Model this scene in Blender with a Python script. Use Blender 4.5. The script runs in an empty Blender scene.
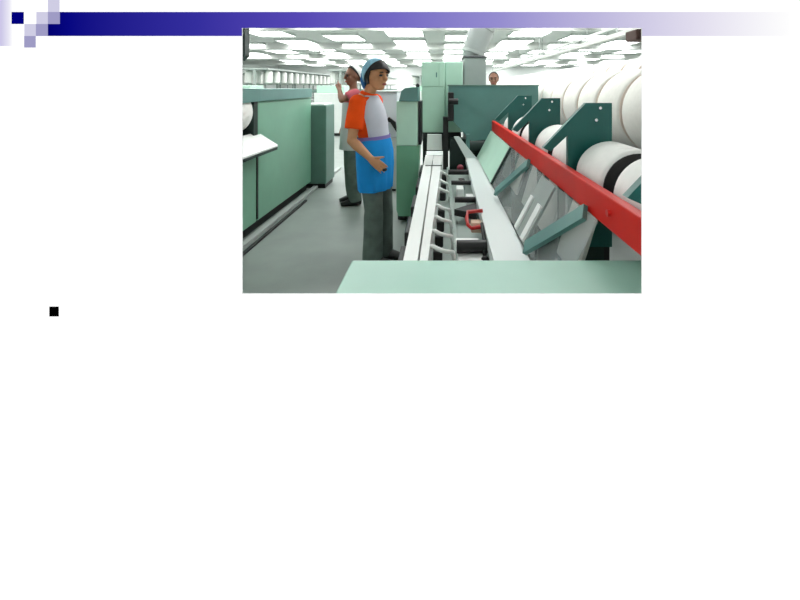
import bpy, bmesh, math, random
from mathutils import Vector, Matrix
random.seed(7)
C = bpy.context.scene.collection
SC = bpy.context.scene
PI = math.pi

# ------------------------------------------------------------------ camera, world, exposure
F, CX, CY, H = 400.0, 440.0, 87.0, 1.40       # focal length in pixels, vanishing point, eye height
cam_d = bpy.data.cameras.new('camera')
cam = bpy.data.objects.new('camera', cam_d); C.objects.link(cam)
cam_d.sensor_width = 36.0
cam_d.lens = 36.0 * F / 800.0
cam_d.shift_x = -(CX - 400.0) / 800.0
cam_d.shift_y = -(300.0 - CY) / 800.0
cam_d.clip_start = 0.05
cam.location = (0, 0, H); cam.rotation_euler = (PI / 2, 0, 0)
SC.camera = cam
w = bpy.data.worlds.new('world'); SC.world = w; w.use_nodes = True
w.node_tree.nodes['Background'].inputs[0].default_value = (1, 1, 1, 1)
w.node_tree.nodes['Background'].inputs[1].default_value = 1.12
SC.view_settings.view_transform = 'Standard'; SC.view_settings.look = 'None'
SC.view_settings.gamma = 1.0; SC.view_settings.exposure = 0.0; SC.view_settings.use_curve_mapping = False
LAMP = 7.6                                    # radiance of the ceiling light diffusers


def at(px, py, D):
    return ((px - CX) * D / F, D, H - (py - CY) * D / F)


# ------------------------------------------------------------------ materials
def lin(c):
    return tuple(((v / 255) / 12.92 if v / 255 <= 0.04045 else ((v / 255 + 0.055) / 1.055) ** 2.4) for v in c)


MATS = {}


def mat(name, rgb, rough=0.5, metal=0.0, noise=0.0, scale=6.0, spec=0.5, bump=0.0, alpha=1.0, emit=0.0):
    if name in MATS:
        return MATS[name]
    m = bpy.data.materials.new(name); m.use_nodes = True
    nt = m.node_tree; b = nt.nodes['Principled BSDF']
    c = lin(rgb)
    b.inputs['Base Color'].default_value = (*c, 1); b.inputs['Roughness'].default_value = rough
    b.inputs['Metallic'].default_value = metal; b.inputs['Specular IOR Level'].default_value = spec
    b.inputs['Alpha'].default_value = alpha
    if emit:
        b.inputs['Emission Color'].default_value = (1, 1, 1, 1); b.inputs['Emission Strength'].default_value = emit
    if noise or bump:
        tc = nt.nodes.new('ShaderNodeTexCoord'); n = nt.nodes.new('ShaderNodeTexNoise')
        n.inputs['Scale'].default_value = scale; n.inputs['Detail'].default_value = 5
        nt.links.new(tc.outputs['Object'], n.inputs['Vector'])
        if noise:
            r = nt.nodes.new('ShaderNodeValToRGB')
            r.color_ramp.elements[0].position = 0.3; r.color_ramp.elements[1].position = 0.7
            r.color_ramp.elements[0].color = (*[v * (1 - noise) for v in c], 1)
            r.color_ramp.elements[1].color = (*[min(1, v * (1 + noise)) for v in c], 1)
            nt.links.new(n.outputs['Fac'], r.inputs['Fac']); nt.links.new(r.outputs['Color'], b.inputs['Base Color'])
        if bump:
            bp = nt.nodes.new('ShaderNodeBump'); bp.inputs['Strength'].default_value = bump
            nt.links.new(n.outputs['Fac'], bp.inputs['Height']); nt.links.new(bp.outputs['Normal'], b.inputs['Normal'])
    MATS[name] = m
    return m


def ramp_mat(name, stops, axis, size):
    """printed colour run along one object axis (0..size)"""
    m = bpy.data.materials.new(name); m.use_nodes = True
    nt = m.node_tree; b = nt.nodes['Principled BSDF']; b.inputs['Roughness'].default_value = 0.9
    b.inputs['Specular IOR Level'].default_value = 0
    tc = nt.nodes.new('ShaderNodeTexCoord'); sp = nt.nodes.new('ShaderNodeSeparateXYZ')
    mr = nt.nodes.new('ShaderNodeMapRange'); mr.inputs['From Max'].default_value = size
    r = nt.nodes.new('ShaderNodeValToRGB')
    while len(r.color_ramp.elements) < len(stops):
        r.color_ramp.elements.new(0.5)
    for e, (p, col) in zip(r.color_ramp.elements, stops):
        e.position = p; e.color = (*[v * PRINT for v in lin(col)], 1)
    nt.links.new(tc.outputs['Object'], sp.inputs[0]); nt.links.new(sp.outputs[axis], mr.inputs['Value'])
    nt.links.new(mr.outputs['Result'], r.inputs['Fac']); nt.links.new(r.outputs['Color'], b.inputs['Base Color'])
    return m


PRINT = 0.89
M = dict(
    board=mat('white_board', (252, 252, 252), 0.9, spec=0.0),
    navy=mat('navy_print', (0, 0, 116), 0.9, spec=0.0),
    lav1=mat('pale_lavender_print', (197, 195, 217), 0.9, spec=0.0),
    lav2=mat('lavender_print', (151, 148, 187), 0.9, spec=0.0),
    blackp=mat('black_print', (2, 2, 2), 0.9, spec=0.0),
    floor=mat('grey_concrete', (139, 148, 143), 0.42, noise=0.10, scale=2.5, spec=0.4),
    ceil=mat('grey_ceiling', (214, 217, 213), 0.8),
    wall=mat('white_wall', (225, 228, 226), 0.7),
    lgreen=mat('light_green_paint', (186, 224, 203), 0.4, noise=0.03),
    cgreen=mat('cover_green_paint', (156, 200, 183), 0.4, noise=0.04, scale=4),
    mgreen=mat('mid_green_paint', (112, 172, 138), 0.4, noise=0.04),
    pgreen=mat('machine_green_paint', (126, 178, 152), 0.42, noise=0.06, scale=3),
    dgreen=mat('dark_green_paint', (18, 92, 86), 0.4, noise=0.05),
    tgreen=mat('teal_green_paint', (88, 136, 130), 0.4, noise=0.05),
    kgreen=mat('black_green_paint', (18, 44, 38), 0.5),
    ggreen=mat('grey_green_paint', (92, 128, 116), 0.5, noise=0.05),
    black=mat('black_rubber', (12, 14, 14), 0.5),
    white=mat('white_enamel', (238, 241, 238), 0.35),
    rail=mat('pale_rail_enamel', (214, 222, 220), 0.35),
    pan=mat('grey_bed_plate', (150, 164, 158), 0.4, noise=0.05),
    steel=mat('polished_steel', (210, 212, 214), 0.25, metal=1.0),
    grey=mat('grey_sheet_metal', (150, 160, 156), 0.5, noise=0.05),
    duct=mat('galvanised_duct', (160, 167, 165), 0.4, noise=0.06),
    ddark=mat('dark_duct_flange', (70, 74, 76), 0.5),
    red=mat('red_bar_paint', (206, 20, 5), 0.4, noise=0.08, scale=5, spec=0.2),
    rgrip=mat('red_plastic', (190, 30, 26), 0.35),
    cotton=mat('cotton_lap', (240, 240, 236), 0.95, noise=0.03, scale=30, spec=0.1, bump=0.1),
    cotton2=mat('cotton_lap_cream', (240, 239, 232), 0.95, noise=0.03, scale=30, spec=0.1),
    rim=mat('pink_lap_rim', (228, 214, 202), 0.9),
    web=mat('cotton_web', (206, 208, 200), 0.9, noise=0.05, scale=12, spec=0.1),
    lilac=mat('lilac_grey_panel', (218, 223, 230), 0.5),
    fwhite=mat('machine_white_paint', (214, 220, 216), 0.5, noise=0.04),
    fgrey=mat('machine_grey_paint', (168, 176, 172), 0.5),
    brown=mat('brown_box', (70, 48, 42), 0.7),
    lamp=mat('lamp_diffuser', (255, 255, 255), 0.6, emit=LAMP),
    skin=mat('tan_skin', (196, 142, 100), 0.55, noise=0.04, scale=20),
    skin2=mat('brown_skin', (140, 98, 76), 0.55),
    orange=mat('orange_cotton', (246, 84, 24), 0.85, noise=0.08, scale=9, spec=0.1),
    bib=mat('lilac_white_cotton', (196, 200, 210), 0.85, noise=0.04, scale=9, spec=0.1),
    purple=mat('purple_band', (126, 110, 176), 0.8),
    apron=mat('blue_cotton', (34, 142, 216), 0.8, noise=0.06, scale=8, spec=0.1),
    scarf=mat('pale_blue_scarf', (150, 200, 222), 0.85, noise=0.18, scale=28, spec=0.1),
    scarfblue=mat('blue_scarf_tail', (64, 122, 184), 0.85, spec=0.1),
    hair=mat('black_hair', (16, 14, 16), 0.5),
    trouser=mat('dark_grey_trousers', (98, 112, 105), 0.9, noise=0.22, scale=10, spec=0.1),
    shoe=mat('black_shoe', (20, 24, 22), 0.5),
    lip=mat('lip', (150, 74, 66), 0.5),
    eye=mat('dark_eye', (20, 16, 14), 0.3),
    pink=mat('pink_red_cotton', (196, 92, 104), 0.85),
    smock=mat('grey_smock', (190, 194, 192), 0.85),
)


def clear_plastic():
    m = bpy.data.materials.new('clear_plastic'); m.use_nodes = True
    nt = m.node_tree; nt.nodes.clear()
    o = nt.nodes.new('ShaderNodeOutputMaterial'); t = nt.nodes.new('ShaderNodeBsdfTransparent')
    d = nt.nodes.new('ShaderNodeBsdfPrincipled'); x = nt.nodes.new('ShaderNodeMixShader')
    d.inputs['Base Color'].default_value = (0.62, 0.68, 0.67, 1); d.inputs['Roughness'].default_value = 0.15
    x.inputs[0].default_value = 0.22
    nt.links.new(t.outputs[0], x.inputs[1]); nt.links.new(d.outputs[0], x.inputs[2]); nt.links.new(x.outputs[0], o.inputs[0])
    return m


M['clear'] = clear_plastic()


# ------------------------------------------------------------------ mesh helpers
def bm_new():
    return bmesh.new()


def box(bm, x0, x1, y0, y1, z0, z1, bev=0.0):
    v = [bm.verts.new(p) for p in ((x0, y0, z0), (x1, y0, z0), (x1, y1, z0), (x0, y1, z0), (x0, y0, z1), (x1, y0, z1), (x1, y1, z1), (x0, y1, z1))]
    fs = [bm.faces.new([v[i] for i in q]) for q in ((3, 2, 1, 0), (4, 5, 6, 7), (0, 1, 5, 4), (1, 2, 6, 5), (2, 3, 7, 6), (3, 0, 4, 7))]
    if bev:
        es = list({e for f in fs for e in f.edges})
        bmesh.ops.bevel(bm, geom=es, offset=bev, segments=2, affect='EDGES', profile=0.5)
    return bm


def prism(bm, pts, axis, a, b):
    """extrude a polygon: axis 'y' -> pts are (x,z); 'z' -> (x,y); 'x' -> (y,z)"""
    def p3(p, t):
        return {'y': (p[0], t, p[1]), 'z': (p[0], p[1], t), 'x': (t, p[0], p[1])}[axis]
    lo = [bm.verts.new(p3(p, a)) for p in pts]; hi = [bm.verts.new(p3(p, b)) for p in pts]
    n = len(pts)
    fs = [bm.faces.new(lo), bm.faces.new(hi[::-1])]
    for i in range(n):
        fs.append(bm.faces.new((lo[i], hi[i], hi[(i + 1) % n], lo[(i + 1) % n])))
    bmesh.ops.recalc_face_normals(bm, faces=bm.faces[:])
    return bm


def ring_frame(d, up):
    d = d.normalized(); s = d.cross(up)
    if s.length < 1e-4:
        s = d.cross(Vector((1, 0, 0)))
    s.normalize(); return s, s.cross(d).normalized()


def loft(bm, pts, radii, n=16, up=(0, 1, 0), a0=None, a1=None, cap=True):
    """pts centres, radii (ra along `side`, rb along `up`) per centre; a0..a1 an open shell"""
    up = Vector(up); P = [Vector(p) for p in pts]; rings = []
    closed = a0 is None
    for i, p in enumerate(P):
        d = (P[min(i + 1, len(P) - 1)] - P[max(i - 1, 0)])
        s, u = ring_frame(d, up)
        ra, rb = radii[i] if isinstance(radii[i], tuple) else (radii[i], radii[i])
        ring = []
        m = n if closed else n + 1
        for k in range(m):
            t = 2 * PI * k / n if closed else a0 + (a1 - a0) * k / n
            ring.append(bm.verts.new(p + s * (ra * math.cos(t)) + u * (rb * math.sin(t))))
        rings.append(ring)
    for a, b in zip(rings, rings[1:]):
        m = len(a)
        for k in range(m if closed else m - 1):
            bm.faces.new((a[k], a[(k + 1) % m], b[(k + 1) % m], b[k]))
    if closed and cap:
        bm.faces.new(rings[0][::-1]); bm.faces.new(rings[-1])
    bmesh.ops.recalc_face_normals(bm, faces=bm.faces[:])
    return bm


def tube(bm, pts, r, n=10):
    return loft(bm, pts, [r] * len(pts), n, up=(0.13, 0.31, 0.94))


def cyl(bm, p, q, r, n=24):
    return loft(bm, [p, q], [r, r], n, up=(0.02, 0.13, 0.99) if abs(Vector(q)[2] - Vector(p)[2]) < 0.5 * (Vector(q) - Vector(p)).length else (0, 1, 0))


def lathe_y(bm, cx, cz, prof, n=40):
    """profile of (y, r) turned round an axis along Y"""
    rings = []
    for y, r in prof:
        rings.append([bm.verts.new((cx + r * math.cos(2 * PI * k / n), y, cz + r * math.sin(2 * PI * k / n))) for k in range(n)])
    for a, b in zip(rings, rings[1:]):
        for k in range(n):
            bm.faces.new((a[k], a[(k + 1) % n], b[(k + 1) % n], b[k]))
    bm.faces.new(rings[0]); bm.faces.new(rings[-1][::-1])
    bmesh.ops.recalc_face_normals(bm, faces=bm.faces[:])
    return bm


def ball(bm, c, r, seg=16, rot=None):
    r = r if isinstance(r, tuple) else (r, r, r)
    mtx = Matrix.Translation(c) @ (rot or Matrix()) @ Matrix.Diagonal((*r, 1))
    bmesh.ops.create_uvsphere(bm, u_segments=seg, v_segments=max(8, seg // 2), radius=1, matrix=mtx)
    return bm


def obj(name, bm, m, parent=None, smooth=False):
    me = bpy.data.meshes.new(name)
    if parent is not None and parent.get('_world') is not None:
        bmesh.ops.translate(bm, verts=bm.verts[:], vec=-Vector(parent['_world']))
    bm.to_mesh(me); bm.free()
    me.materials.append(m)
    if smooth:
        for p in me.polygons:
            p.use_smooth = True
        me.set_sharp_from_angle(angle=math.radians(40))
    o = bpy.data.objects.new(name, me); C.objects.link(o)
    if parent is not None:
        o.parent = parent
        if parent.get('_world') is not None:
            o['_world'] = parent['_world']
    return o


def tag(o, label, cat, group=None):
    o['label'] = label; o['category'] = cat
    if group:
        o['group'] = group
    return o


def thing(name, label, cat, loc, group=None, rz=0.0, local=False):
    o = bpy.data.objects.new(name, None); C.objects.link(o)
    o.location = loc; o.rotation_euler = (0, 0, rz); o.empty_display_size = 0.1
    if not local:
        o['_world'] = tuple(loc)
    return tag(o, label, cat, group)


def struct(name, bm, m):
    o = obj(name, bm, m); o['kind'] = 'structure'; return o


def dup(root, offset, label=None, group=None):
    r = root.copy(); C.objects.link(r); r.location = Vector(root.location) + Vector(offset)
    if label:
        r['label'] = label
    if group:
        r['group'] = group
    for ch in list(root.children):
        c = ch.copy(); C.objects.link(c); c.parent = r
        for g in list(ch.children):
            d = g.copy(); C.objects.link(d); d.parent = c
    return r


def fuse(bm, voxel, it=6, fac=0.5):
    """weld overlapping closed shapes into one continuous skin"""
    me = bpy.data.meshes.new('tmp'); bm.to_mesh(me); bm.free()
    o = bpy.data.objects.new('tmp', me); C.objects.link(o)
    r = o.modifiers.new('r', 'REMESH'); r.mode = 'VOXEL'; r.voxel_size = voxel
    s = o.modifiers.new('s', 'SMOOTH'); s.factor = fac; s.iterations = it
    dg = bpy.context.evaluated_depsgraph_get(); dg.update()
    me2 = bpy.data.meshes.new_from_object(o.evaluated_get(dg))
    bpy.data.objects.remove(o); bpy.data.meshes.remove(me)
    out = bmesh.new(); out.from_mesh(me2); bpy.data.meshes.remove(me2)
    return out


# ------------------------------------------------------------------ the room
YW, TW = 0.90, 0.003                          # face and thickness of the white slide board


def bx(px):
    return (px - CX) * YW / F


def bz(py):
    return H - (py - CY) * YW / F


XL, XR, YB, ZC = -17.0, 19.0, 42.0, 3.60
ox0, ox1, oz0, oz1 = bx(242), bx(642), bz(294), bz(28)
bm = bm_new()
for (x0, x1, z0, z1) in ((XL, ox0, 0, ZC), (ox1, XR, 0, ZC), (ox0, ox1, 0, oz0), (ox0, ox1, oz1, ZC)):
    box(bm, x0, x1, YW, YW + TW, z0, z1)
struct('slide_board', bm, M['board'])  # added board standing in for the slide's white page, cut open for its picture
bm = bm_new(); box(bm, XL, XR, YW, YB, -0.1, 0); struct('floor', bm, M['floor'])
bm = bm_new(); box(bm, XL, XR, YW, YB, ZC, ZC + 0.1); struct('ceiling', bm, M['ceil'])
bm = bm_new(); box(bm, XL - 0.1, XL, YW, YB, 0, ZC); struct('wall_left', bm, M['wall'])
bm = bm_new(); box(bm, XR, XR + 0.1, YW, YB, 0, ZC); struct('wall_right', bm, M['wall'])
bm = bm_new(); box(bm, XL, XR, YB, YB + 0.1, 0, ZC); struct('wall_back', bm, M['wall'])

# slide graphics as thin prints on the white slide board
T = 0.0003
x0 = bx(48)
size = bx(790) - x0
stops = [(0, (0, 0, 112)), (0.03, (8, 8, 130)), (0.2, (52, 46, 158)), (0.34, (86, 72, 180)), (0.47, (116, 106, 196)), (0.61, (150, 142, 208)), (0.74, (190, 184, 222)), (0.88, (228, 224, 240)), (1.0, (255, 255, 255))]
pts = [(60, 12), (790, 12), (790, 36), (642, 36), (642, 28), (242, 28), (242, 36), (48, 36), (48, 24), (60, 24)]
bm = bm_new(); prism(bm, [(bx(p) - x0, bz(q)) for p, q in pts], 'y', -T, 0)
hb = obj('header_band', bm, ramp_mat('navy_to_white_print', stops, 0, size)); hb.location = (x0, YW, 0)
tag(hb, 'long navy blue band fading to white across the top of the white slide', 'band')
sx = bx(0)
bm = bm_new(); prism(bm, [(bx(p) - sx, bz(q)) for p, q in ((-14, -14), (12, -14), (12, 46), (-14, 46))], 'y', -T, 0)
o = obj('edge_strip', bm, ramp_mat('lavender_fading_print', [(0, (204, 198, 232)), (0.2, (208, 204, 234)), (0.75, (234, 232, 246)), (1, (252, 252, 255))], 0, bx(12) - sx)); o.location = (sx, YW, 0)
tag(o, 'pale lavender vertical strip fading out at the upper corner of the slide', 'strip')


def square(px, py, qx, qy, m, label, cat='square', name='corner_square', group='squares of the corner pattern'):
    bm = bm_new(); prism(bm, [(bx(px), bz(py)), (bx(qx), bz(py)), (bx(qx), bz(qy)), (bx(px), bz(qy))], 'y', YW - T, YW)
    tag(obj(name, bm, m), label, cat, group)


square(11.7, 12, 23.8, 24, M['navy'], 'single dark navy square on the white slide near its upper corner')
square(48, -10, 59.5, 12, M['lav1'], 'pale lavender square above the start of the navy band')
square(36.5, 12, 48, 24, M['lav1'], 'pale lavender square diagonally above the middle grey lavender square')
square(48, 12, 60, 24, M['lav2'], 'grey lavender square touching the start of the navy band')
square(24.5, 24, 36, 36, M['lav1'], 'pale lavender square directly above the lowest grey lavender square')
square(36, 24, 48, 36, M['lav2'], 'grey lavender square touching the lower end of the navy band')
square(24.3, 36, 35.7, 47.5, M['lav2'], 'lowest grey lavender square of the stepped corner pattern')
square(49.4, 306.6, 58.8, 316.4, M['blackp'], 'small black square bullet alone on the white slide', 'bullet', 'bullet_mark', None)

# ------------------------------------------------------------------ ceiling: lights, girders, pipes
cols = [-12.0, -9.4, -6.75, -4.1, -1.4, 0.95, 3.55, 6.1, 8.7, 11.4, 14.0]
LX, LY = 1.5, 2.0


ORD = 'first second third fourth fifth sixth seventh eighth ninth tenth eleventh twelfth thirteenth fourteenth fifteenth sixteenth seventeenth eighteenth nineteenth twentieth twenty-first twenty-second twenty-third'.split()


def lamp(x, y, lab):
    t = thing('ceiling_light', lab, 'ceiling light', (x, y, ZC - 0.1), 'fluorescent light panels on the ceiling')
    bm = bm_new()
    for (a, b, c, d) in ((-LX / 2, LX / 2, -LY / 2, -LY / 2 + .04), (-LX / 2, LX / 2, LY / 2 - .04, LY / 2), (-LX / 2, -LX / 2 + .04, -LY / 2, LY / 2), (LX / 2 - .04, LX / 2, -LY / 2, LY / 2)):
        box(bm, x + a, x + b, y + c, y + d, ZC - 0.1, ZC)
    obj('frame', bm, M['fwhite'], t)
    bm = bm_new(); box(bm, x - LX / 2 + .045, x + LX / 2 - .045, y - LY / 2 + .045, y + LY / 2 - .045, ZC - 0.08, ZC)
    obj('diffuser', bm, M['lamp'], t)
    return t


l0 = None
for i, cxx in enumerate(cols):
    y = 2.6 + (i % 2) * 1.5
    ny = int((YB - 1 - y) / 3.3 - 1e-6)
    while y < YB - 1:
        lab = 'ceiling light panel, %s from the back wall, in the %s row from the winder side' % (ORD[ny], ORD[i])
        ny -= 1
        near_ok = abs(cxx) < 7 and y > 3.9
        if (y > 12 or near_ok) and abs(cxx + 0.3) < 0.62 * y + 3.5:
            if l0 is None:
                l0 = lamp(cxx, y, lab)
            else:
                dup(l0, Vector((cxx, y, ZC - 0.1)) - Vector(l0.location), lab)
        y += 3.3
for i, y in enumerate((13.3, 19.9, 26.5, 33.1)):
    bm = bm_new()
    box(bm, XL, XR, y - .11, y + .11, ZC - .34, ZC - .31); box(bm, XL, XR, y - .02, y + .02, ZC - .31, ZC - .03); box(bm, XL, XR, y - .11, y + .11, ZC - .03, ZC)
    o = obj('trim_%d' % (i + 1), bm, M['ceil']); o['kind'] = 'structure'
# overhead traveller tracks that run along the hall
for i, (x, z, lab) in enumerate(((3.1, 2.3, 'lower grey overhead track pipe running along the hall above the white rolls'), (4.6, 2.95, 'upper grey overhead track pipe running along the hall under the ceiling'))):
    t = thing('overhead_track', lab, 'pipe', (x, 5, z))
    bm = bm_new(); box(bm, x - .05, x + .05, 5, 30, z - .04, z + .04, 0.01); obj('track_pipe', bm, M['ceil'], t)
    for k in range(5):
        y = 7 + k * 5.5
        bm = bm_new(); cyl(bm, (x, y, z + .04), (x, y, ZC), 0.015, 8); obj('hanger', bm, M['fgrey'], t)
bm = bm_new(); box(bm, *[v for p in ((1.62, 1.90), (3.30, 3.5)) for v in p], 1.79, 1.88, 0.01); cyl(bm, (1.76, 3.4, 1.88), (1.76, 3.4, ZC), .012, 8)
tag(obj('hanging_box', bm, M['brown']), 'small dark brown box hanging from the ceiling above the white rolls', 'box')
bm = bm_new(); prism(bm, [(-1.70, 1.70), (-1.64, 1.62), (-1.60, 1.66), (-1.60, ZC), (-1.70, ZC)], 'y', 3.28, 3.36)
tag(obj('hanging_post', bm, M['kgreen']), 'dark green post hanging from the ceiling beside the lap winder', 'post')

# ------------------------------------------------------------------ green lap winder at the aisle
FX = -1.77
t = thing('lap_winder', 'long mid green winding machine with a dark top beam beside the aisle', 'machine', (-2.2, 3.9, 0))
bm = bm_new(); box(bm, -2.6, FX, 3.89, 5.5, .10, 1.26, 0.012); obj('side_panel', bm, M['pgreen'], t)
bm = bm_new(); box(bm, -2.6, FX, 2.5, 3.86, .10, .80, 0.012); d = obj('lower_door', bm, M['pgreen'], t)
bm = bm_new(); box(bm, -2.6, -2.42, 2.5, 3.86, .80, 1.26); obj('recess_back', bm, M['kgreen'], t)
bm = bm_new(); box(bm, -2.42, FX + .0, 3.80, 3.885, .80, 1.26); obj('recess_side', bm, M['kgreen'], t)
bm = bm_new(); box(bm, -2.6, FX + .03, 3.86, 5.44, 1.26, 1.382, 0.006); box(bm, FX, FX + .03, 2.5, 3.86, 1.26, 1.382); box(bm, -2.6, FX + .03, 2.5, 3.86, 1.376, 1.382); obj('top_beam', bm, M['tgreen'], t)
bm = bm_new(); box(bm, -2.5, FX - .05, 2.5, 5.45, 0, .10); obj('plinth', bm, M['black'], t)
bm = bm_new(); prism(bm, [(-1.80, .955), (-1.60, .827), (-1.60, .812), (-1.80, .935)], 'y', 2.5, 3.95); tr = obj('tray', bm, M['white'], t)
bm = bm_new(); prism(bm, [(-1.80, .930), (-1.60, .808), (-1.60, .785), (-1.80, .80)], 'y', 2.5, 3.94); obj('tray_bracket', bm, M['kgreen'], t)
bm = bm_new(); box(bm, -2.0, FX + .004, 3.862, 3.888, .12, .80); obj('door_seal', bm, M['black'], t)
t = thing('end_box', 'narrow grey green box standing at the far end of the lap winder', 'box', (-1.76, 5.7, 0))
bm = bm_new(); box(bm, -1.95, -1.57, 5.52, 5.95, .06, 1.146, 0.012); obj('body', bm, M['ggreen'], t)
bm = bm_new(); box(bm, -1.93, -1.59, 5.54, 5.93, 0, .06); obj('plinth', bm, M['black'], t)
bm = bm_new(); box(bm, -1.96, -1.60, 5.54, 5.93, 1.146, 1.165, 0.004); obj('lid', bm, M['white'], t)
t = thing('lap_roll', 'white cotton roll lying in the dark recess of the green lap winder', 'cotton roll', (-2.006, 3.5, .96))
bm = bm_new(); lathe_y(bm, -1.955, 1.168, [(3.2, .19), (3.22, .205), (3.74, .205), (3.76, .19)]); obj('wound_lap', bm, M['cotton'], t, True)
bm = bm_new(); lathe_y(bm, -1.955, 1.168, [(3.1, .04), (3.79, .04)], 16); obj('core', bm, M['black'], t, True)

# floor rail along the winder
t = thing('floor_rail', 'pale grey steel rail lying on the floor along the lap winder', 'rail', (-1.72, 4.5, 0))
bm = bm_new(); box(bm, -1.755, -1.69, 2.4, 6.85, 0, .035, 0.006); obj('rail_bar', bm, M['fgrey'], t)
bm = bm_new(); box(bm, -1.655, -1.625, 2.4, 4.9, 0, .022, 0.004); tag(obj('floor_cable', bm, M['black']), 'black cable strip lying on the floor beside the pale rail', 'cable')

# ------------------------------------------------------------------ the sliver lap machine
# end cover close to the slide board
t = thing('end_cover', 'wide pale green sheet metal cover at the near end of the machine', 'machine cover', (.3, 1.2, 0))
bm = bm_new(); box(bm, -.316, 1.35, 1.0, 1.435, .73, .78, 0.006); obj('top_plate', bm, M['cgreen'], t)
bm = bm_new(); box(bm, -.30, 1.33, 1.02, 1.06, .04, .73); obj('front_panel', bm, M['cgreen'], t)
bm = bm_new(); box(bm, -.30, -.27, 1.06, 1.42, .04, .73); obj('side_panel', bm, M['cgreen'], t)
bm = bm_new(); box(bm, 1.30, 1.33, 1.06, 1.42, .04, .73); obj('side_panel', bm, M['cgreen'], t)
bm = bm_new(); box(bm, -.29, 1.32, 1.03, 1.41, 0, .04); obj('plinth', bm, M['black'], t)

# feed table with its two white belts, the guides and the pale rail
t = thing('sliver_feed_table', 'long grey feed table with white rails, curved guides and red handles', 'feed table', (.1, 3, 0))
bm = bm_new(); box(bm, -.16, .43, 1.47, 4.56, .40, .46, 0.006); obj('bed_plate', bm, M['pan'], t)
for y in (1.6, 2.6, 3.5, 4.4):
    for x in (-.12, .38):
        bm = bm_new(); box(bm, x - .025, x + .025, y - .025, y + .025, 0, .40); obj('leg', bm, M['black'], t)
bm = bm_new(); prism(bm, [(-.17, 1.47), (-.17, 4.70), (-.078, 4.70), (-.108, 1.47)], 'z', .46, .60); obj('feed_belt', bm, M['white'], t)
bm = bm_new(); prism(bm, [(-.098, 1.47), (-.070, 4.70), (.030, 4.70), (-.068, 1.47)], 'z', .46, .60); obj('feed_belt', bm, M['white'], t)
bm = bm_new(); box(bm, -.15, .02, 4.05, 4.08, .598, .604); obj('belt_joint', bm, M['black'], t)
bm = bm_new(); prism(bm, [(.243, 1.47), (.288, 4.55), (.43, 4.55), (.413, 1.47)], 'z', .535, .60); obj('side_rail', bm, M['rail'], t)
bm = bm_new(); prism(bm, [(.26, 1.5), (.30, 4.5), (.40, 4.5), (.39, 1.5)], 'z', .46, .535); obj('rail_support', bm, M['pan'], t)
bm = bm_new(); prism(bm, [(.155, .84), (.215, .84), (.41, .60), (.288, .60)], 'y', 4.48, 4.54); obj('rail_end_plate', bm, M['rail'], t)
# black brackets under the belt edge
for y0, y1 in ((1.50, 1.66), (1.78, 2.06), (2.24, 2.52), (2.72, 3.02), (3.25, 3.6), (3.85, 4.2)):
    bm = bm_new(); box(bm, -.20, -.172, y0, y1, .42, .585, 0.008); obj('belt_bracket', bm, M['black'], t)


def hoop(y, x1=.066, drop=.04):
    xb = -.07 + (y - 1.47) * .03
    bm = bm_new()
    pts = [(xb, y, .575)] + [(xb + (x1 - xb) * s, y - .05 * math.sin(s * PI), .585 - drop * s * s) for s in (.15, .3, .5, .7, .85, 1)] + [(x1 + .008, y + .03, .50), (x1 + .008, y + .04, .458)]
    tube(bm, pts, .011, 10); return obj('guide_arm', bm, M['white'], t, True)


for y in (2.07, 2.29, 2.54, 2.78, 3.25, 3.53, 3.9):
    hoop(y)
    bm = bm_new(); xb = -.055 + (y - 1.47) * .03
    box(bm, xb, xb + .05, y + .045, y + .12, .46, .53, 0.01); obj('guide_roller', bm, M['black'], t)
# centre channel and cross bars
bm = bm_new(); box(bm, .075, .105, 1.75, 4.5, .46, .50, 0.004); obj('channel', bm, M['pan'], t)
for (y, xa, xb, z, r) in ((2.98, .11, .27, .56, .022), (3.55, .10, .28, .55, .02), (3.9, .08, .28, .57, .025)):
    bm = bm_new(); cyl(bm, (xa, y, z), (xb, y, z), r, 12); obj('cross_roller', bm, M['black'], t, True)
bm = bm_new(); prism(bm, [(.10, 2.80), (.25, 2.70), (.27, 2.96), (.20, 2.90)], 'z', .50, .545); obj('lever_plate', bm, M['black'], t)
# press block with a black roll and red handles
bm = bm_new(); box(bm, .09, .235, 1.95, 2.38, .46, .505, 0.01); obj('press_block', bm, M['white'], t)
bm = bm_new(); loft(bm, [(.09, 2.16, .538), (.255, 2.16, .538)], [.034, .034], 20, up=(0, 0, 1)); obj('press_roll', bm, M['black'], t, True)
bm = bm_new(); tube(bm, [(.235, 2.10, .50), (.242, 2.17, .56), (.245, 2.34, .60)], .011, 8); ball(bm, (.235, 2.08, .50), .022, 10); obj('lever', bm, M['black'], t, True)


def loop(y, x0, x1, z, dz):
    bm = bm_new()
    tube(bm, [(x1, y + .02, z - .01), (x0 + .02, y, z - .015), (x0, y + .02, z), (x0 - .004, y + .06, z + dz * .5), (x0 + .005, y + .11, z + dz), (x1, y + .12, z + dz + .005)], .012, 10)
    return obj('handle', bm, M['rgrip'], t, True)


loop(2.42, .17, .27, .56, .05)
bm = bm_new(); box(bm, .19, .26, 2.46, 2.53, .50, .565, 0.01); obj('yellowed_block', bm, mat('cream_plastic', (222, 196, 170)), t)['label'] = 'cream plastic block'
bm = bm_new(); tube(bm, [(.0, 2.02, .48), (.065, 2.01, .48)], .013, 8); obj('handle', bm, M['rgrip'], t, True)
bm = bm_new(); ball(bm, (.20, 3.95, .60), .035, 12); obj('knob', bm, mat('dark_red_plastic', (120, 30, 50)), t, True)
for (y, x, m) in ((3.15, .235, 'white'), (3.7, .2, 'steel'), (3.42, .17, 'white')):
    bm = bm_new(); box(bm, x - .03, x + .03, y - .06, y + .06, .46, .545, 0.008); obj('sliver_block', bm, M[m], t)

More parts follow.
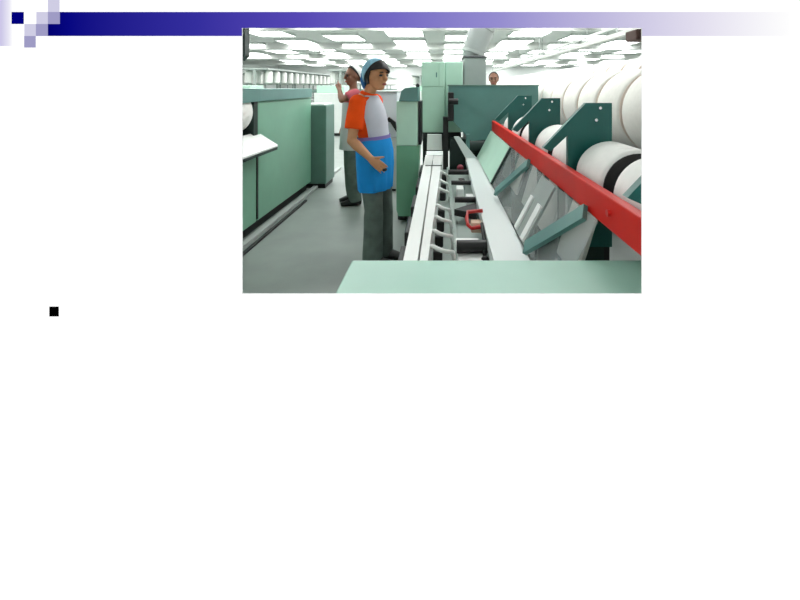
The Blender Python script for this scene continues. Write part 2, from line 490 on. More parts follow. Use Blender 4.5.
# guard panel between the rail and the red bar
t = thing('clear_guard', 'sloping clear plastic guard between the pale rail and the red bar', 'guard', (.5, 2.8, .6))


def slope(y0, y1, th, m, name, f0=0.0, f1=1.0):
    a = Vector((.425, 0, .610)); b = Vector((.582, 0, .905)); n = Vector((-(b - a).z, 0, (b - a).x)).normalized() * th
    p, q = a.lerp(b, f0), a.lerp(b, f1)
    bm = bm_new(); prism(bm, [(p.x, p.z), (q.x, q.z), (q.x + n.x, q.z + n.z), (p.x + n.x, p.z + n.z)], 'y', y0, y1)
    return obj(name, bm, M[m], t)


slope(1.47, 3.22, .006, 'clear', 'clear_sheet'); slope(1.985, 2.235, .012, 'grey', 'strut_plate', 0, .98)
g = slope(3.25, 4.5, .012, 'lgreen', 'green_sheet'); g['label'] = 'pale green painted sheet'
slope(3.22, 3.25, .02, 'kgreen', 'joint_strip')
slope(2.00, 2.06, .022, 'white', 'reflection_strip', .03, .62); slope(2.17, 2.22, .022, 'white', 'reflection_strip', .03, .62)  # bright reflections on the strut plate, put in as white painted strips

# red bar
t = thing('guard_bar', 'long bright red square safety bar running in front of the cotton rolls', 'bar', (.6, 3, .9))
bm = bm_new(); box(bm, .585, .622, 0.95, 4.52, .905, 1.02, 0.006); obj('bar', bm, M['red'], t)
bm = bm_new(); cyl(bm, (.575, 1.38, .965), (.587, 1.38, .965), .012, 12); obj('bolt', bm, M['rgrip'], t)
def flat_bar(p, q, wd, th):
    p, q = Vector(p), Vector(q); d = (q - p).normalized(); n = Vector((-.88, 0, .47)); e = n.cross(d).normalized() * wd / 2; n = d.cross(e).normalized() * th / 2
    bm = bm_new()
    for base in (p, q):
        for a, b in ((-1, -1), (1, -1), (1, 1), (-1, 1)):
            bm.verts.new(base + e * a + n * b)
    v = bm.verts[:]
    for f in ((0, 1, 2, 3), (7, 6, 5, 4), (0, 4, 5, 1), (1, 5, 6, 2), (2, 6, 7, 3), (3, 7, 4, 0)):
        bm.faces.new([v[i] for i in f])
    bmesh.ops.recalc_face_normals(bm, faces=bm.faces[:])
    return bm


for y in (1.56, 2.56):
    obj('strut', flat_bar((.400, y + .31, .648), (.566, y, .913), .066, .02), M['tgreen'], t)

for y in (1.99, 2.42, 3.30):
    bm = bm_new(); box(bm, .592, .618, y, y + .026, 0, .905); obj('post', bm, M['kgreen'], t)

# brackets between the rolls
def bracket(y, label):
    t = thing('roll_bracket', label, 'bracket', (.75, y, 0), 'dark green roll brackets')
    bm = bm_new(); prism(bm, [(.515, 1.095), (.73, 1.32), (.86, 1.32), (.86, .60), (.64, .60), (.64, 1.16), (.553, 1.078)], 'y', y, y + .03); obj('plate', bm, M['dgreen'], t)
    bm = bm_new(); box(bm, .68, .82, y, y + .03, 0, .60); obj('foot', bm, M['kgreen'], t)
    bm = bm_new()
    for (x, z) in ((.80, 1.295), (.78, 1.235)):
        cyl(bm, (x, y - .006, z), (x, y, z), .008, 8)
    obj('bolt', bm, M['steel'], t)
    return t


b0 = bracket(2.0, 'dark green angled bracket behind the red bar with two bright bolts, second along the bar')
dup(b0, (0, .86, 0), 'smaller dark green angled bracket just in front of the long teal hood')
dup(b0, (0, 1.75, 0), 'farther dark green bracket half hidden behind others next to the teal hood')
t = thing('roll_bracket', 'dark green bracket arm closest to the white slide, crossing the first cotton roll', 'bracket', (.75, 1.1, 0), 'dark green roll brackets')
bm = bm_new(); prism(bm, [(.515, 1.095), (.73, 1.32), (.86, 1.32), (.86, .782), (.64, .782), (.64, 1.16), (.553, 1.078)], 'y', 1.1, 1.13); obj('plate', bm, M['dgreen'], t)


# cotton rolls on the machine
def roll(name, cx, cz, r, y0, y1, label, group, cot='cotton', web=True, rim=False):
    t = thing(name, label, 'cotton roll', (cx, (y0 + y1) / 2, cz - r), group)
    e = .015
    bm = bm_new(); lathe_y(bm, cx, cz, [(y0 + .006, r - e), (y0 + e, r - .004), (y0 + 2 * e, r), (y1 - 2 * e, r), (y1 - e, r - .004), (y1, r - e)], 48); obj('wound_lap', bm, M[cot], t, True)
    bm = bm_new(); lathe_y(bm, cx, cz, [(y0, r - .012), (y0 + .006, r - .012)], 40); obj('end_disc', bm, M['rim' if rim else 'black'], t, True)
    bm = bm_new(); lathe_y(bm, cx, cz, [(y0 - .028, r * .3), (y0, r * .3)], 20); obj('core', bm, M['grey'], t, True)
    if web:
        bm = bm_new()
        pts = [(cx - r * .97, cz - r * .2), (cx - r * .96, cz - r * .5), (.60, .72), (.565, .60), (.575, .60), (.615, .72), (cx - r * .90, cz - r * .5), (cx - r * .95, cz - r * .2)]
        prism(bm, pts, 'y', y0 + .03, y1 - .01); obj('unrolled_web', bm, M['web'], t, True)
    return t


spans = [(1.22, 1.535), (1.63, 1.95), (2.065, 2.37), (2.47, 2.79), (2.93, 3.25), (3.35, 3.67), (3.83, 4.15)]
ordn = ['closest to the white slide', 'just before the big bolted bracket', 'just behind the big bolted bracket', 'in front of the smaller bracket', 'just beyond the smaller bracket', 'sixth along the red bar', 'beside the teal hood, smallest visible']
for (a, b), n in zip(spans, ordn):
    roll('lap_roll', .814, .98, .16, a, b, 'white black-ended cotton roll on the machine, ' + n, 'cotton rolls behind the red bar', web=a > 1.4)
# cradle that carries the rolls
t = thing('roll_cradle', 'black steel cradle under the cotton rolls behind the red bar', 'cradle', (.8, 2.7, 0))
for x, z in ((.897, .795), (.994, .912)):
    bm = bm_new(); cyl(bm, (x, 1.46, z), (x, 4.25, z), .028, 12); obj('cradle_roller', bm, M['black'], t, True)
for y in (1.49, 2.45, 3.3, 4.2):
    bm = bm_new(); box(bm, .95, 1.03, y - .02, y + .02, 0, .885); box(bm, .88, 1.0, y - .015, y + .015, .735, .768); obj('cradle_leg', bm, M['black'], t)

# the teal hood at the far end
t = thing('gear_hood', 'long dark teal metal hood across the far end of the machine', 'hood', (.6, 4.7, 0))
bm = bm_new(); prism(bm, [(.10, 1.41), (1.13, 1.41), (1.13, 1.22), (.88, 1.02), (.62, .95), (.60, .80), (.36, .78), (.10, 1.06)], 'y', 4.6, 4.9); obj('hood_shell', bm, M['tgreen'], t)
bm = bm_new(); box(bm, .09, 1.14, 4.59, 4.91, 1.41, 1.425, 0.004); obj('top_edge', bm, M['ggreen'], t)
bm = bm_new(); box(bm, .115, 1.0, 4.68, 4.88, 0, .79); obj('hood_foot', bm, M['kgreen'], t)
bm = bm_new(); cyl(bm, (.32, 4.66, .72), (.62, 4.66, .72), .085, 20); obj('calender_roll', bm, M['kgreen'], t, True)
bm = bm_new(); box(bm, .30, .34, 4.57, 4.64, .61, .86); obj('roll_bearing', bm, M['tgreen'], t)
bm = bm_new(); box(bm, .64, .68, 4.57, 4.64, .61, .92); obj('roll_bearing', bm, M['tgreen'], t)
t = thing('drive_gear_box', 'small black gear box between the pale green cabinet and the teal hood', 'gear box', (.12, 4.5, .4))
bm = bm_new(); box(bm, .09, .155, 4.45, 4.58, 1.02, 1.34, 0.01); obj('casing', bm, M['black'], t)
bm = bm_new(); cyl(bm, (.10, 4.42, 1.24), (.20, 4.42, 1.24), .035, 12); obj('shaft_end', bm, M['black'], t, True)
bm = bm_new(); box(bm, .035, .095, 4.6, 4.75, 0, 1.05); obj('stand', bm, M['black'], t)

# the pale green drawing head cabinet
t = thing('drawing_head_cabinet', 'tall pale green cabinet standing over the white feed belts', 'cabinet', (0, 5.1, 0))
bm = bm_new(); box(bm, -.228, .06, 4.95, 5.5, .836, 1.712, 0.012); obj('body', bm, M['lgreen'], t)
bm = bm_new(); box(bm, .064, .285, 4.98, 5.5, .836, 1.715, 0.012); obj('body', bm, M['lgreen'], t)
bm = bm_new(); box(bm, -.222, -.022, 4.940, 4.95, 1.408, 1.706, 0.003); d = obj('door', bm, M['lgreen'], t)
bm = bm_new(); box(bm, -.05, -.035, 4.928, 4.94, 1.52, 1.58, 0.003); obj('handle', bm, M['tgreen'], d)
bm = bm_new(); box(bm, -.012, .054, 4.940, 4.95, 1.408, 1.706, 0.003); obj('door', bm, M['lgreen'], t)
bm = bm_new(); box(bm, -.222, .054, 4.940, 4.95, .842, 1.396, 0.003); obj('door', bm, M['lgreen'], t)
bm = bm_new(); box(bm, -.21, .26, 5.0, 5.45, .60, .836); obj('inlet', bm, M['black'], t)
for x in (-.20, .25):
    bm = bm_new(); box(bm, x - .02, x + .02, 5.1, 5.4, 0, .836); obj('leg', bm, M['kgreen'], t)
bm = bm_new(); prism(bm, [(-.155, .655), (.025, .655), (.02, .836), (-.15, .836)], 'y', 4.72, 4.80); obj('sliver_chute', bm, M['white'], t)

# control post
t = thing('control_post', 'slim two-tone green post with a dark cap next to the feed belts', 'post', (-.35, 4.3, 0))
bm = bm_new(); box(bm, -.452, -.232, 4.15, 4.5, .79, 1.252, 0.008); obj('upper_panel', bm, M['lgreen'], t)
bm = bm_new(); prism(bm, [(-.452, .79), (-.212, .79), (-.235, .30), (-.30, .06), (-.43, .06), (-.452, .12)], 'y', 4.15, 4.5); obj('lower_panel', bm, M['mgreen'], t)
bm = bm_new(); prism(bm, [(-.425, 1.252), (-.40, 1.36), (-.36, 1.39), (-.228, 1.40), (-.222, 1.252)], 'y', 4.13, 4.5); obj('cap', bm, M['tgreen'], t)
bm = bm_new(); ball(bm, (-.235, 4.2, 1.415), .022, 10); obj('knob', bm, M['black'], t, True)
bm = bm_new(); box(bm, -.225, -.195, 4.16, 4.5, .80, 1.25); obj('edge_seal', bm, M['black'], t)
bm = bm_new(); cyl(bm, (-.40, 4.25, 0), (-.40, 4.25, .06), .05, 12); obj('foot', bm, M['black'], t, True)
bm = bm_new(); cyl(bm, (-.33, 4.42, 0), (-.33, 4.42, .06), .04, 12); obj('foot', bm, M['black'], t, True)

# grey box and the air duct
t = thing('suction_box', 'plain grey sheet metal box behind the teal hood', 'box', (.46, 5.4, 0))
bm = bm_new(); box(bm, .315, .60, 5.2, 5.6, .2, 1.78, 0.008); obj('body', bm, M['grey'], t)
bm = bm_new(); box(bm, .30, .615, 5.19, 5.61, 1.78, 1.80, 0.004); obj('flange', bm, M['ddark'], t)
bm = bm_new(); box(bm, .33, .58, 5.22, 5.58, 0, .2); obj('plinth', bm, M['black'], t)
t = thing('air_duct', 'curved round galvanised air duct rising from the grey box to the ceiling', 'duct', (.45, 5.4, 1.8))
pts = [(.45, 5.4, 1.803), (.45, 5.4, 1.84), (.452, 5.4, 1.87), (.482, 5.4, 1.95), (.52, 5.4, 2.06), (.57, 5.4, 2.19), (.66, 5.42, 2.40), (.78, 5.45, 2.65), (.92, 5.5, 2.95), (1.0, 5.5, 3.2), (1.02, 5.5, 3.6)]
bm = bm_new(); loft(bm, pts, [.14, .145, .15, .16, .165, .17, .17, .17, .17, .17, .17], 24, up=(0, 1, 0)); obj('pipe', bm, M['duct'], t, True)
for i in (2, 5):
    p, q = Vector(pts[i]), Vector(pts[i + 1]); d = (q - p).normalized() * .02
    bm = bm_new(); loft(bm, [p - d, p + d], [.178, .178] if i > 2 else [.162, .162], 24, up=(0, 1, 0)); obj('joint_ring', bm, M['fgrey'], t, True)

# ------------------------------------------------------------------ the storage rows of big white rolls
def rack(x, ztop, y0, y1, label):
    t = thing('roll_rack', label, 'rack', (x, y0, 0))
    bm = bm_new(); box(bm, x - .26, x + .26, y0, y1, ztop - .05, ztop, 0.008); obj('shelf', bm, M['fgrey'], t)
    y = y0 + .2
    while y < y1:
        for s in (-.2, .2):
            bm = bm_new(); box(bm, x + s - .03, x + s + .03, y - .03, y + .03, 0, ztop - .05); obj('leg', bm, M['black'], t)
        y += 1.9
    for s in (-.22, .22):
        bm = bm_new(); box(bm, x + s - .02, x + s + .02, y0, y1, ztop, ztop + .05); obj('stop_rail', bm, M['fgrey'], t)


rack(1.49, .93, 1.8, 9.2, 'grey rack carrying the first row of big cream cotton rolls beyond the machine')
r0 = None
for k in range(17):
    y = 2.26 + .42 * k
    lab = 'big cream cotton roll on the lower grey rack, %s counting from the white slide' % ORD[k]
    if r0 is None:
        r0 = roll('storage_roll', 1.49, 1.234, .30, y, y + .38, lab, 'cream cotton rolls on the first rack', 'cotton2', False, True)
    else:
        dup(r0, (0, .42 * k, 0), lab)
rack(2.75, 1.15, 3.6, 15.2, 'grey rack carrying the second, higher row of cotton rolls')
r1 = None
for k in range(22):
    lab = 'big pale cotton roll on the higher grey rack behind, %s counting from the white slide' % ORD[k]
    if r1 is None:
        r1 = roll('storage_roll', 2.75, 1.474, .32, 4.0, 4.44, lab, 'pale cotton rolls on the second rack', 'cotton', False, True)
    else:
        dup(r1, (0, .5 * k, 0), lab)

# ------------------------------------------------------------------ spinning frames farther down the hall
def frame_machine(x, y0, y1, label, wd=.45, h=1.22):
    t = thing('spinning_frame', label, 'machine', (x, y0, 0), 'white spinning frames down the hall')
    bm = bm_new(); box(bm, x - wd, x + wd, y0, y0 + 1.1, .08, h, 0.02); obj('end_cabinet', bm, M['fwhite'], t)
    bm = bm_new(); box(bm, x - wd + .04, x + wd - .04, y0 + .05, y1, 0, .08); obj('plinth', bm, M['black'], t)
    bm = bm_new(); box(bm, x - wd + .12, x + wd - .12, y0 + 1.1, y1, .08, .85); obj('bed', bm, M['fgrey'], t)
    bm = bm_new(); box(bm, x - wd + .05, x + wd - .05, y0 + .1, y0 + .9, h, h + .22, 0.02); obj('gear_cover', bm, M['lgreen'], t)
    n = int((y1 - y0 - 1.2) / 1.6)
    bm = bm_new(); box(bm, x - .40, x + .40, y0 + 1.2, y1, 1.90, 1.95); obj('creel_rail', bm, M['fgrey'], t)
    for k in range(n + 1):
        y = y0 + 1.25 + k * 1.6
        bm = bm_new(); box(bm, x - .03, x + .03, y - .03, y + .03, .85, 1.9); obj('creel_post', bm, M['fgrey'], t)
    b = None
    m = int((y1 - y0 - 1.4) / .55)
    for k in range(min(m, 24)):
        y = y0 + 1.5 + k * .55
        for s in (-.3, .3):
            if b is None:
                bm = bm_new(); loft(bm, [(x + s, y, 1.50), (x + s, y, 1.53), (x + s, y, 1.84), (x + s, y, 1.88)], [.06, .10, .10, .05], 12); b = obj('bobbin', bm, M['cotton'], t, True); bx0 = (s, y)
                bm = bm_new(); cyl(bm, (x + s, y, 1.88), (x + s, y, 1.905), .01, 6); obj('hanger', bm, M['fgrey'], t)
            else:
                c = b.copy(); C.objects.link(c); c.location = b.location + Vector((s - bx0[0], y - bx0[1], 0))
    bm = bm_new(); box(bm, x - .36, x + .36, y0 + 1.2, y1, 1.18, 1.26); obj('drafting_rail', bm, M['ggreen'], t)
    return t


frame_machine(-3.15, 11.4, 26, 'white spinning frame whose black-footed end faces the aisle beyond the lap winder')
frame_machine(-5.3, 10.2, 26, 'white spinning frame second from the aisle, behind the lap winder')
frame_machine(-7.4, 10.9, 26, 'white spinning frame third from the aisle, behind the lap winder')
frame_machine(-9.5, 12.5, 26, 'white spinning frame fourth from the aisle, towards the side wall')
frame_machine(-0.9, 17, 30, 'distant white spinning frame straight down the aisle behind the women')
frame_machine(4.9, 10.5, 26, 'white spinning frame just beyond the second rack of cotton rolls')
frame_machine(7.2, 11.5, 26, 'white spinning frame one row past the cotton rolls')
frame_machine(9.6, 12.5, 26, 'outermost white spinning frame two rows past the cotton rolls')

# pale cabinet between the woman and the control post
t = thing('pale_cabinet', 'pale lilac grey cabinet with white lower half just behind the worker in orange', 'cabinet', (-.8, 5.9, 0))
bm = bm_new(); box(bm, -1.0, -.575, 5.36, 6.4, .72, 1.33, 0.012); obj('upper_panel', bm, M['lilac'], t)
bm = bm_new(); box(bm, -1.0, -.575, 5.36, 6.4, .03, .715, 0.012); obj('lower_panel', bm, M['fwhite'], t)
bm = bm_new(); box(bm, -1.02, -.56, 5.34, 6.42, 1.33, 1.345); obj('top', bm, M['fgrey'], t)
bm = bm_new(); box(bm, -.98, -.60, 5.4, 6.38, 0, .03); obj('plinth', bm, M['black'], t)
bm = bm_new(); prism(bm, [(-.72, .95), (-.66, .93), (-.575, .80), (-.59, .93), (-.68, 1.0)], 'y', 5.30, 5.36); obj('handle', bm, M['black'], t)


# ------------------------------------------------------------------ people
def rotz(a):
    return Matrix.Rotation(a, 4, 'Z')


def finger(bm, p, d, L, r, curl, axis):
    """three tapered phalanges that bend about `axis`"""
    pts = [Vector(p)]; dd = Vector(d).normalized()
    for k, f in enumerate((.42, .32, .26)):
        pts.append(pts[-1] + dd * (L * f)); dd = Matrix.Rotation(curl, 3, axis) @ dd
    loft(bm, pts, [r, r * .95, r * .85, r * .65], 8, up=(.11, .3, .9))
    ball(bm, pts[-1], r * .66, 8)


def hand(bm, wrist, d, palm_n, side, curl=.35, S=1.0):
    """wrist point, hand direction d, palm normal, side = direction of the thumb"""
    wst = Vector(wrist); d = Vector(d).normalized(); pn = Vector(palm_n).normalized(); sd = Vector(side).normalized()
    base = wst + d * .085 * S
    loft(bm, [wst - d * .02, wst + d * .03 * S, base], [(.024 * S, .019 * S), (.034 * S, .018 * S), (.040 * S, .015 * S)], 12, up=pn)
    ax = d.cross(pn)
    for k, (L, o) in enumerate(((.072, .03), (.080, .0105), (.075, -.0095), (.060, -.029))):
        finger(bm, base - d * .012 + sd * o * S, d + sd * o * 2.0, L * S, .0088 * S, curl * (1 + .12 * k), ax)
    finger(bm, wst + d * .025 * S + sd * .026 * S, d * .75 + sd * .75 + pn * .25, .066 * S, .0105 * S, curl * .6, ax)


def head(bm, c, yaw, pitch=0.0, S=1.0):
    """skull, jaw, brow, nose, lips, ears; face along +x, then turned"""
    R = rotz(yaw) @ Matrix.Rotation(pitch, 4, 'Y')
    c = Vector(c)

    def b(p, r):
        ball(bm, c + R.to_3x3() @ (Vector(p) * S), tuple(v * S for v in r), 20, R)
    b((-.012, 0, .025), (.096, .073, .095)); b((.018, 0, -.03), (.070, .060, .075)); b((.040, 0, -.078), (.042, .040, .032))
    b((.052, 0, -.085), (.026, .026, .024)); b((.062, .0, .032), (.026, .050, .030))
    for s in (-1, 1):
        b((.058, s * .034, -.018), (.026, .022, .024)); b((-.006, s * .073, -.005), (.020, .009, .032)); b((.078, s * .03, .026), (.014, .022, .008))
    b((.094, 0, -.004), (.016, .011, .028)); b((.106, 0, -.020), (.016, .014, .013)); b((.083, 0, -.052), (.014, .024, .009)); b((.080, 0, -.064), (.014, .021, .008))
    return R


def face_parts(t, c, R, S=1.0, skin_lip='lip'):
    c = Vector(c)
    for s in (-1, 1):
        bm = bm_new(); ball(bm, c + R.to_3x3() @ (Vector((.083, s * .031, .006)) * S), (.010 * S, .016 * S, .008 * S), 10, R); obj('eye', bm, M['eye'], t, True)
        bm = bm_new(); ball(bm, c + R.to_3x3() @ (Vector((.092, s * .032, .030)) * S), (.006 * S, .021 * S, .005 * S), 10, R); obj('eyebrow', bm, M['hair'], t, True)
    bm = bm_new(); ball(bm, c + R.to_3x3() @ (Vector((.093, 0, -.058)) * S), (.008 * S, .022 * S, .009 * S), 10, R); obj('lips', bm, M[skin_lip], t, True)


def cap_shell(c, R, r, cuts, th=.006, S=1.0):
    """ellipsoid round the head, cut by planes (point, direction kept), given thickness; cuts is a list of cut lists"""
    out = bm_new()
    for cl in cuts:
        bm = bm_new(); bmesh.ops.create_uvsphere(bm, u_segments=40, v_segments=28, radius=1)
        for v in bm.verts:
            v.co = Vector((v.co.x * r[0], v.co.y * r[1], v.co.z * r[2]))
        for p, n in cl:
            bmesh.ops.bisect_plane(bm, geom=bm.verts[:] + bm.edges[:] + bm.faces[:], plane_co=p, plane_no=n, clear_inner=True)
        bmesh.ops.solidify(bm, geom=bm.faces[:], thickness=th)
        me = bpy.data.meshes.new('tmp'); bm.to_mesh(me); bm.free(); out.from_mesh(me); bpy.data.meshes.remove(me)
    bmesh.ops.transform(out, matrix=Matrix.Translation(c) @ R @ Matrix.Diagonal((S, S, S, 1)), verts=out.verts[:])
    return out


# --- the worker in the orange shirt (local frame: x forward, -y her side towards the white slide)
W = thing('person', 'woman in orange shirt, blue apron and pale blue headscarf standing in the aisle', 'person', (-.50, 3.20, 0), None, math.radians(-16), True)
HC = (-.012, 0, 1.49); YAW = math.radians(-22)
torso_p = [(-.03, 0, .74), (-.035, 0, .82), (-.035, 0, .92), (-.045, 0, 1.0), (-.065, 0, 1.10), (-.085, 0, 1.20), (-.095, 0, 1.27), (-.098, 0, 1.32), (-.09, 0, 1.345)]
torso_r = [(.12, .09), (.145, .105), (.140, .098), (.125, .088), (.132, .090), (.148, .094), (.152, .085), (.12, .070), (.06, .055)]
sh = {-1: (-.098, -.150, 1.285), 1: (-.09, .150, 1.285)}
el = {-1: (-.112, -.215, .995), 1: (-.12, .205, 1.00)}
wr = {-1: (.045, -.215, .865), 1: (-.05, .185, .80)}
hip = {-1: (-.025, -.080, .80), 1: (-.02, .080, .80)}
kn = {-1: (.005, -.080, .44), 1: (.020, .080, .44)}
an = {-1: (-.005, -.080, .07), 1: (.012, .085, .07)}


def limb(bm, a, b, c, r0, r1, r2, up=(1, 0, 0)):
    a, b, c = Vector(a), Vector(b), Vector(c)
    loft(bm, [a, a.lerp(b, .35), a.lerp(b, .8), b, b.lerp(c, .25), b.lerp(c, .7), c], [r0, r0 * .98, r1 * 1.0, r1 * .98, r1 * 1.03, (r1 + r2) / 2 * .95, r2], 14, up=up)
    ball(bm, a, r0 * .98, 12); ball(bm, b, r1 * .97, 12)


def torso(bm, p=torso_p, r=torso_r, grow=0.0, lo=0, hi=99):
    pts = p[lo:hi]; rr = [(a + grow, b + grow) for a, b in r[lo:hi]]
    return loft(bm, pts, rr, 28, up=(1, 0, 0))


bm = bm_new(); torso(bm)
loft(bm, [(-.085, 0, 1.32), (-.06, 0, 1.38), (-.03, 0, 1.44)], [.052, .048, .05], 14, up=(1, 0, 0))
R = head(bm, HC, YAW, math.radians(4), 1.06)
for s in (-1, 1):
    limb(bm, sh[s], el[s], wr[s], .048, .039, .026)
    limb(bm, hip[s], kn[s], an[s], .088, .056, .038)
    ax, ay, az = an[s]
    loft(bm, [(ax - .05, ay, .035), (ax + .0, ay, .04), (ax + .09, ay, .03), (ax + .15, ay, .022)], [(.030, .034), (.034, .038), (.036, .028), (.022, .018)], 12, up=(0, 0, 1))
hand(bm, wr[-1], (.80, .12, -.62), (-.35, .85, -.35), (.5, .15, .8), .40)
hand(bm, wr[1], (.25, 0, -.95), (0, -1, 0), (1, 0, .2), .35)
obj('body', fuse(bm, .0052, 5), M['skin'], W, True)
face_parts(W, HC, R, 1.06)
# shirt with a short sleeve on each arm
bm = bm_new(); torso(bm, grow=.012, lo=2, hi=8)
for s in (-1, 1):
    a, b = Vector(sh[s]), Vector(el[s])
    loft(bm, [a + Vector((0, -s * .03, .02)), a, a.lerp(b, .3), a.lerp(b, .55), a.lerp(b, .71)], [.05, .064, .069, .070, .070], 16, up=(1, 0, 0))
    ball(bm, a, (.064, .060, .060), 14)
loft(bm, [(-.088, 0, 1.325), (-.078, 0, 1.36)], [(.08, .07), (.062, .06)], 16, up=(1, 0, 0))
obj('shirt', fuse(bm, .008, 5), M['orange'], W, True)
# pale bib in front of the chest
bib_p = [(-.035, 0, .97), (-.045, 0, 1.02), (-.060, 0, 1.10), (-.080, 0, 1.18), (-.088, 0, 1.24), (-.092, 0, 1.285), (-.090, 0, 1.335)]
bib_r = [(.150, .128), (.152, .128), (.158, .136), (.163, .137), (.158, .125), (.145, .108), (.085, .088)]
bm = bm_new(); loft(bm, bib_p, bib_r, 28, up=(1, 0, 0), a0=math.radians(16), a1=math.radians(164))
bmesh.ops.solidify(bm, geom=bm.faces[:], thickness=.006); obj('bib', bm, M['bib'], W, True)
# apron and its band
ap_p = [(-.035, 0, 1.005), (-.03, 0, .95), (-.022, 0, .88), (-.018, 0, .78), (-.018, 0, .68), (-.018, 0, .595)]
ap_r = [(.165, .122), (.185, .132), (.198, .136), (.200, .134), (.195, .128), (.188, .122)]
bm = bm_new(); loft(bm, ap_p, ap_r, 40, up=(1, 0, 0), a0=math.radians(-48), a1=math.radians(228))
for v in bm.verts:
    a = math.atan2(v.co.y, v.co.x); k = max(0, 1.0 - v.co.z) / .42
    v.co.x += .010 * k * math.cos(a * 9); v.co.y += .008 * k * math.sin(a * 7)
bmesh.ops.solidify(bm, geom=bm.faces[:], thickness=.006); obj('apron', bm, M['apron'], W, True)
bm = bm_new(); loft(bm, [(-.036, 0, .985), (-.038, 0, 1.012)], [(.172, .132), (.170, .131)], 32, up=(1, 0, 0), a0=math.radians(-60), a1=math.radians(240))
bmesh.ops.solidify(bm, geom=bm.faces[:], thickness=.005); obj('waistband', bm, M['purple'], W, True)
# trousers
bm = bm_new(); torso(bm, grow=.014, lo=0, hi=3)
for s in (-1, 1):
    h, k, a = Vector(hip[s]), Vector(kn[s]), Vector(an[s])
    a = a + Vector((0, 0, -.035))
    loft(bm, [h + Vector((0, 0, .02)), h.lerp(k, .3), h.lerp(k, .7), k, k.lerp(a, .12), k.lerp(a, .5), k.lerp(a, .85), a], [(.088, .092), (.088, .090), (.078, .080), (.070, .072), (.074, .076), (.074, .076), (.080, .080), (.080, .080)], 18, up=(1, 0, 0))
obj('trousers', fuse(bm, .009, 3), M['trouser'], W, True)
for s in (-1, 1):
    ax, ay, az = an[s]
    bm = bm_new(); loft(bm, [(ax - .065, ay, .036), (ax - .03, ay, .044), (ax + .06, ay, .042), (ax + .13, ay, .032), (ax + .175, ay, .024)], [(.034, .036), (.044, .044), (.046, .040), (.043, .030), (.026, .020)], 16, up=(0, 0, 1))
    obj('shoe', bm, M['shoe'], W, True)
# headscarf with a tail, and the fringe
hr = (.108, .088, .122)
sc_bm = cap_shell(Vector(HC) + Vector((-.006, 0, .014)), R, (.120, .094, .122), [[((.056, .0, .10), (-.84, .12, .53)), ((0, 0, -.085), (-.5, 0, .86))]], .007, 1.05)
obj('headscarf', sc_bm, M['scarf'], W, True)
bm = bm_new(); loft(bm, [(-.110, .0, 1.50), (-.120, -.01, 1.46), (-.112, -.02, 1.42), (-.102, -.03, 1.385)], [(.045, .018), (.044, .020), (.032, .016), (.018, .008)], 12, up=(1, 0, 0)); ball(bm, (-.118, 0, 1.50), (.025, .04, .03), 12)
o = obj('scarf_tail', fuse(bm, .006, 3), M['scarfblue'], W, True); o['label'] = 'darker blue scarf tail'
hb_ = cap_shell(Vector(HC) + Vector((0, 0, .012)), R, (.122, .091, .121),
                [[((.075, 0, .030), (-.35, .16, .93)), ((-.03, 0, 0), (1, 0, .3))],
                 [((.018, 0, 0), (-1, 0, .25)), ((-.045, 0, 0), (1, 0, .3)), ((0, 0, -.075), (0, 0, 1)), ((0, 0, .06), (0, 0, -1))]], .010, 1.05)
obj('hair', hb_, M['hair'], W, True)
bm = bm_new(); ball(bm, (.142, -.185, .785), (.022, .018, .014), 12)
k = obj('spool', bm, M['black'], None, True); k.location = W.matrix_world.to_translation()
bpy.context.view_layer.update()
k.matrix_world = W.matrix_world.copy(); tag(k, 'small black object held in the hand of the woman in orange', 'tool')


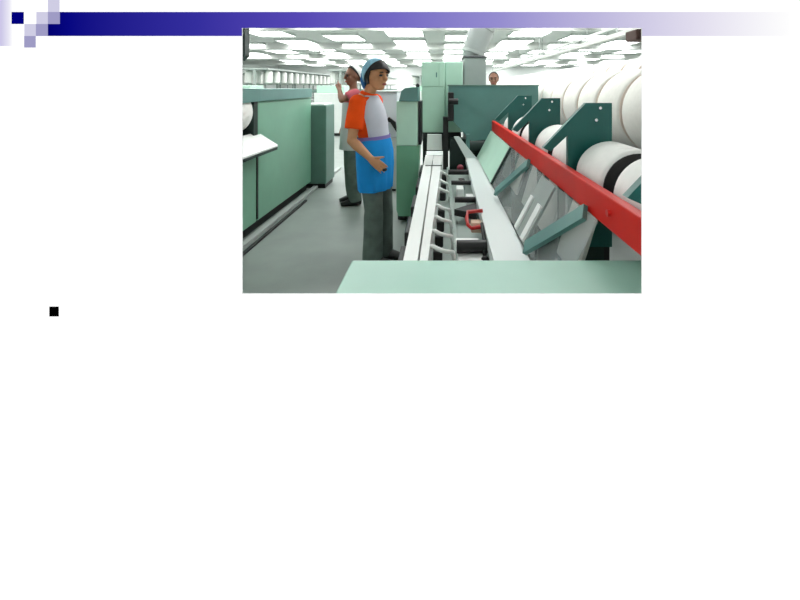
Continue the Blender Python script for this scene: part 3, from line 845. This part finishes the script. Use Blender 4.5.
# --- two co-workers down the hall, with a simpler build
def worker(loc, rz, label, top, lower, scarf, pose):
    P = thing('person', label, 'person', loc, None, rz, True)
    hc = Vector((.0, 0, 1.53))
    bm = bm_new()
    tp = [(0, 0, .76), (0, 0, .85), (-.005, 0, .95), (-.005, 0, 1.05), (-.005, 0, 1.15), (-.01, 0, 1.25), (-.01, 0, 1.33), (-.01, 0, 1.37)]
    trr = [(.13, .09), (.155, .115), (.145, .105), (.13, .10), (.14, .105), (.15, .105), (.14, .085), (.06, .05)]
    loft(bm, tp, trr, 24, up=(1, 0, 0)); loft(bm, [(-.01, 0, 1.35), (0, 0, 1.46)], [.048, .048], 12, up=(1, 0, 0))
    Rh = head(bm, hc, pose['yaw'], .05, 1.02)
    for s in (-1, 1):
        e, q = pose['el'][s], pose['wr'][s]
        limb(bm, (-.01, s * .155, 1.32), e, q, .046, .037, .025)
        limb(bm, (0, s * .085, .80), (.02, s * .09, .45), (-.02, s * .09, .07), .085, .055, .037)
        loft(bm, [(-.07, s * .09, .035), (.07, s * .09, .03), (.13, s * .09, .02)], [(.03, .034), (.036, .028), (.022, .018)], 10, up=(0, 0, 1))
        hand(bm, q, Vector(q) - Vector(e), (0, -s, 0), (0, 0, 1), .85)
    obj('body', fuse(bm, .008, 4), M['skin2'], P, True)
    face_parts(P, hc, Rh, 1.02)
    bm = bm_new(); loft(bm, tp[2:7], [(a + .014, b + .014) for a, b in trr[2:7]], 24, up=(1, 0, 0))
    for s in (-1, 1):
        a, b = Vector((-.01, s * .155, 1.32)), Vector(pose['el'][s]); loft(bm, [a + Vector((0, -s * .03, .02)), a, a.lerp(b, .6)], [.05, .064, .068], 14, up=(1, 0, 0)); ball(bm, a, .062, 12)
    obj('shirt', fuse(bm, .010, 4), M[top], P, True)
    bm = bm_new(); loft(bm, [(0, 0, 1.22), (.0, 0, 1.1), (0, 0, .98), (0, 0, .82), (0, 0, .66)], [(.15, .125), (.155, .130), (.158, .135), (.175, .150), (.18, .16)], 28, up=(1, 0, 0), a0=math.radians(-50), a1=math.radians(230))
    bmesh.ops.solidify(bm, geom=bm.faces[:], thickness=.006); obj('smock', bm, M[lower], P, True)
    bm = bm_new(); loft(bm, tp[0:3], [(a + .012, b + .012) for a, b in trr[0:3]], 24, up=(1, 0, 0))
    for s in (-1, 1):
        loft(bm, [(0, s * .085, .82), (.01, s * .088, .62), (.02, s * .09, .45), (.0, s * .09, .2), (-.02, s * .09, .05)], [.098, .09, .076, .08, .078], 16, up=(1, 0, 0))
    obj('trousers', fuse(bm, .010, 3), M['trouser'], P, True)
    for s in (-1, 1):
        bm = bm_new(); loft(bm, [(-.085, s * .09, .036), (-.04, s * .09, .044), (.06, s * .09, .04), (.15, s * .09, .024)], [(.032, .034), (.043, .043), (.045, .038), (.026, .02)], 14, up=(0, 0, 1)); obj('shoe', bm, M['shoe'], P, True)
    obj('hair', cap_shell(hc + Vector((0, 0, .012)), Rh, (.115, .086, .115), [[((.02, 0, .06), (-.8, 0, .6)), ((0, 0, -.07), (0, 0, 1))]], .008, 1.02), M['hair'], P, True)
    if scarf:
        obj('headscarf', cap_shell(hc + Vector((-.004, 0, .014)), Rh, (.124, .096, .124), [[((.0, 0, .06), (-.85, 0, .5)), ((0, 0, -.09), (0, 0, 1))]], .008, 1.02), M[scarf], P, True)
    return P


worker((-1.05, 4.82, 0), math.radians(200), 'co-worker in pink top and grey smock standing behind the woman in orange', 'pink', 'smock', 'white',
       dict(yaw=math.radians(18), el={-1: (.06, -.22, 1.10), 1: (.15, .17, 1.25)}, wr={-1: (.10, -.16, .90), 1: (.165, .06, 1.37)}))
worker((.90, 6.7, 0), math.radians(-100), 'distant worker whose head shows above the teal hood', 'fwhite', 'smock', None,
       dict(yaw=0.0, el={-1: (.05, -.24, 1.08), 1: (.05, .24, 1.08)}, wr={-1: (.24, -.2, 1.0), 1: (.24, .2, 1.0)}))

for o in bpy.data.objects:
    if '_world' in o.keys():
        del o['_world']
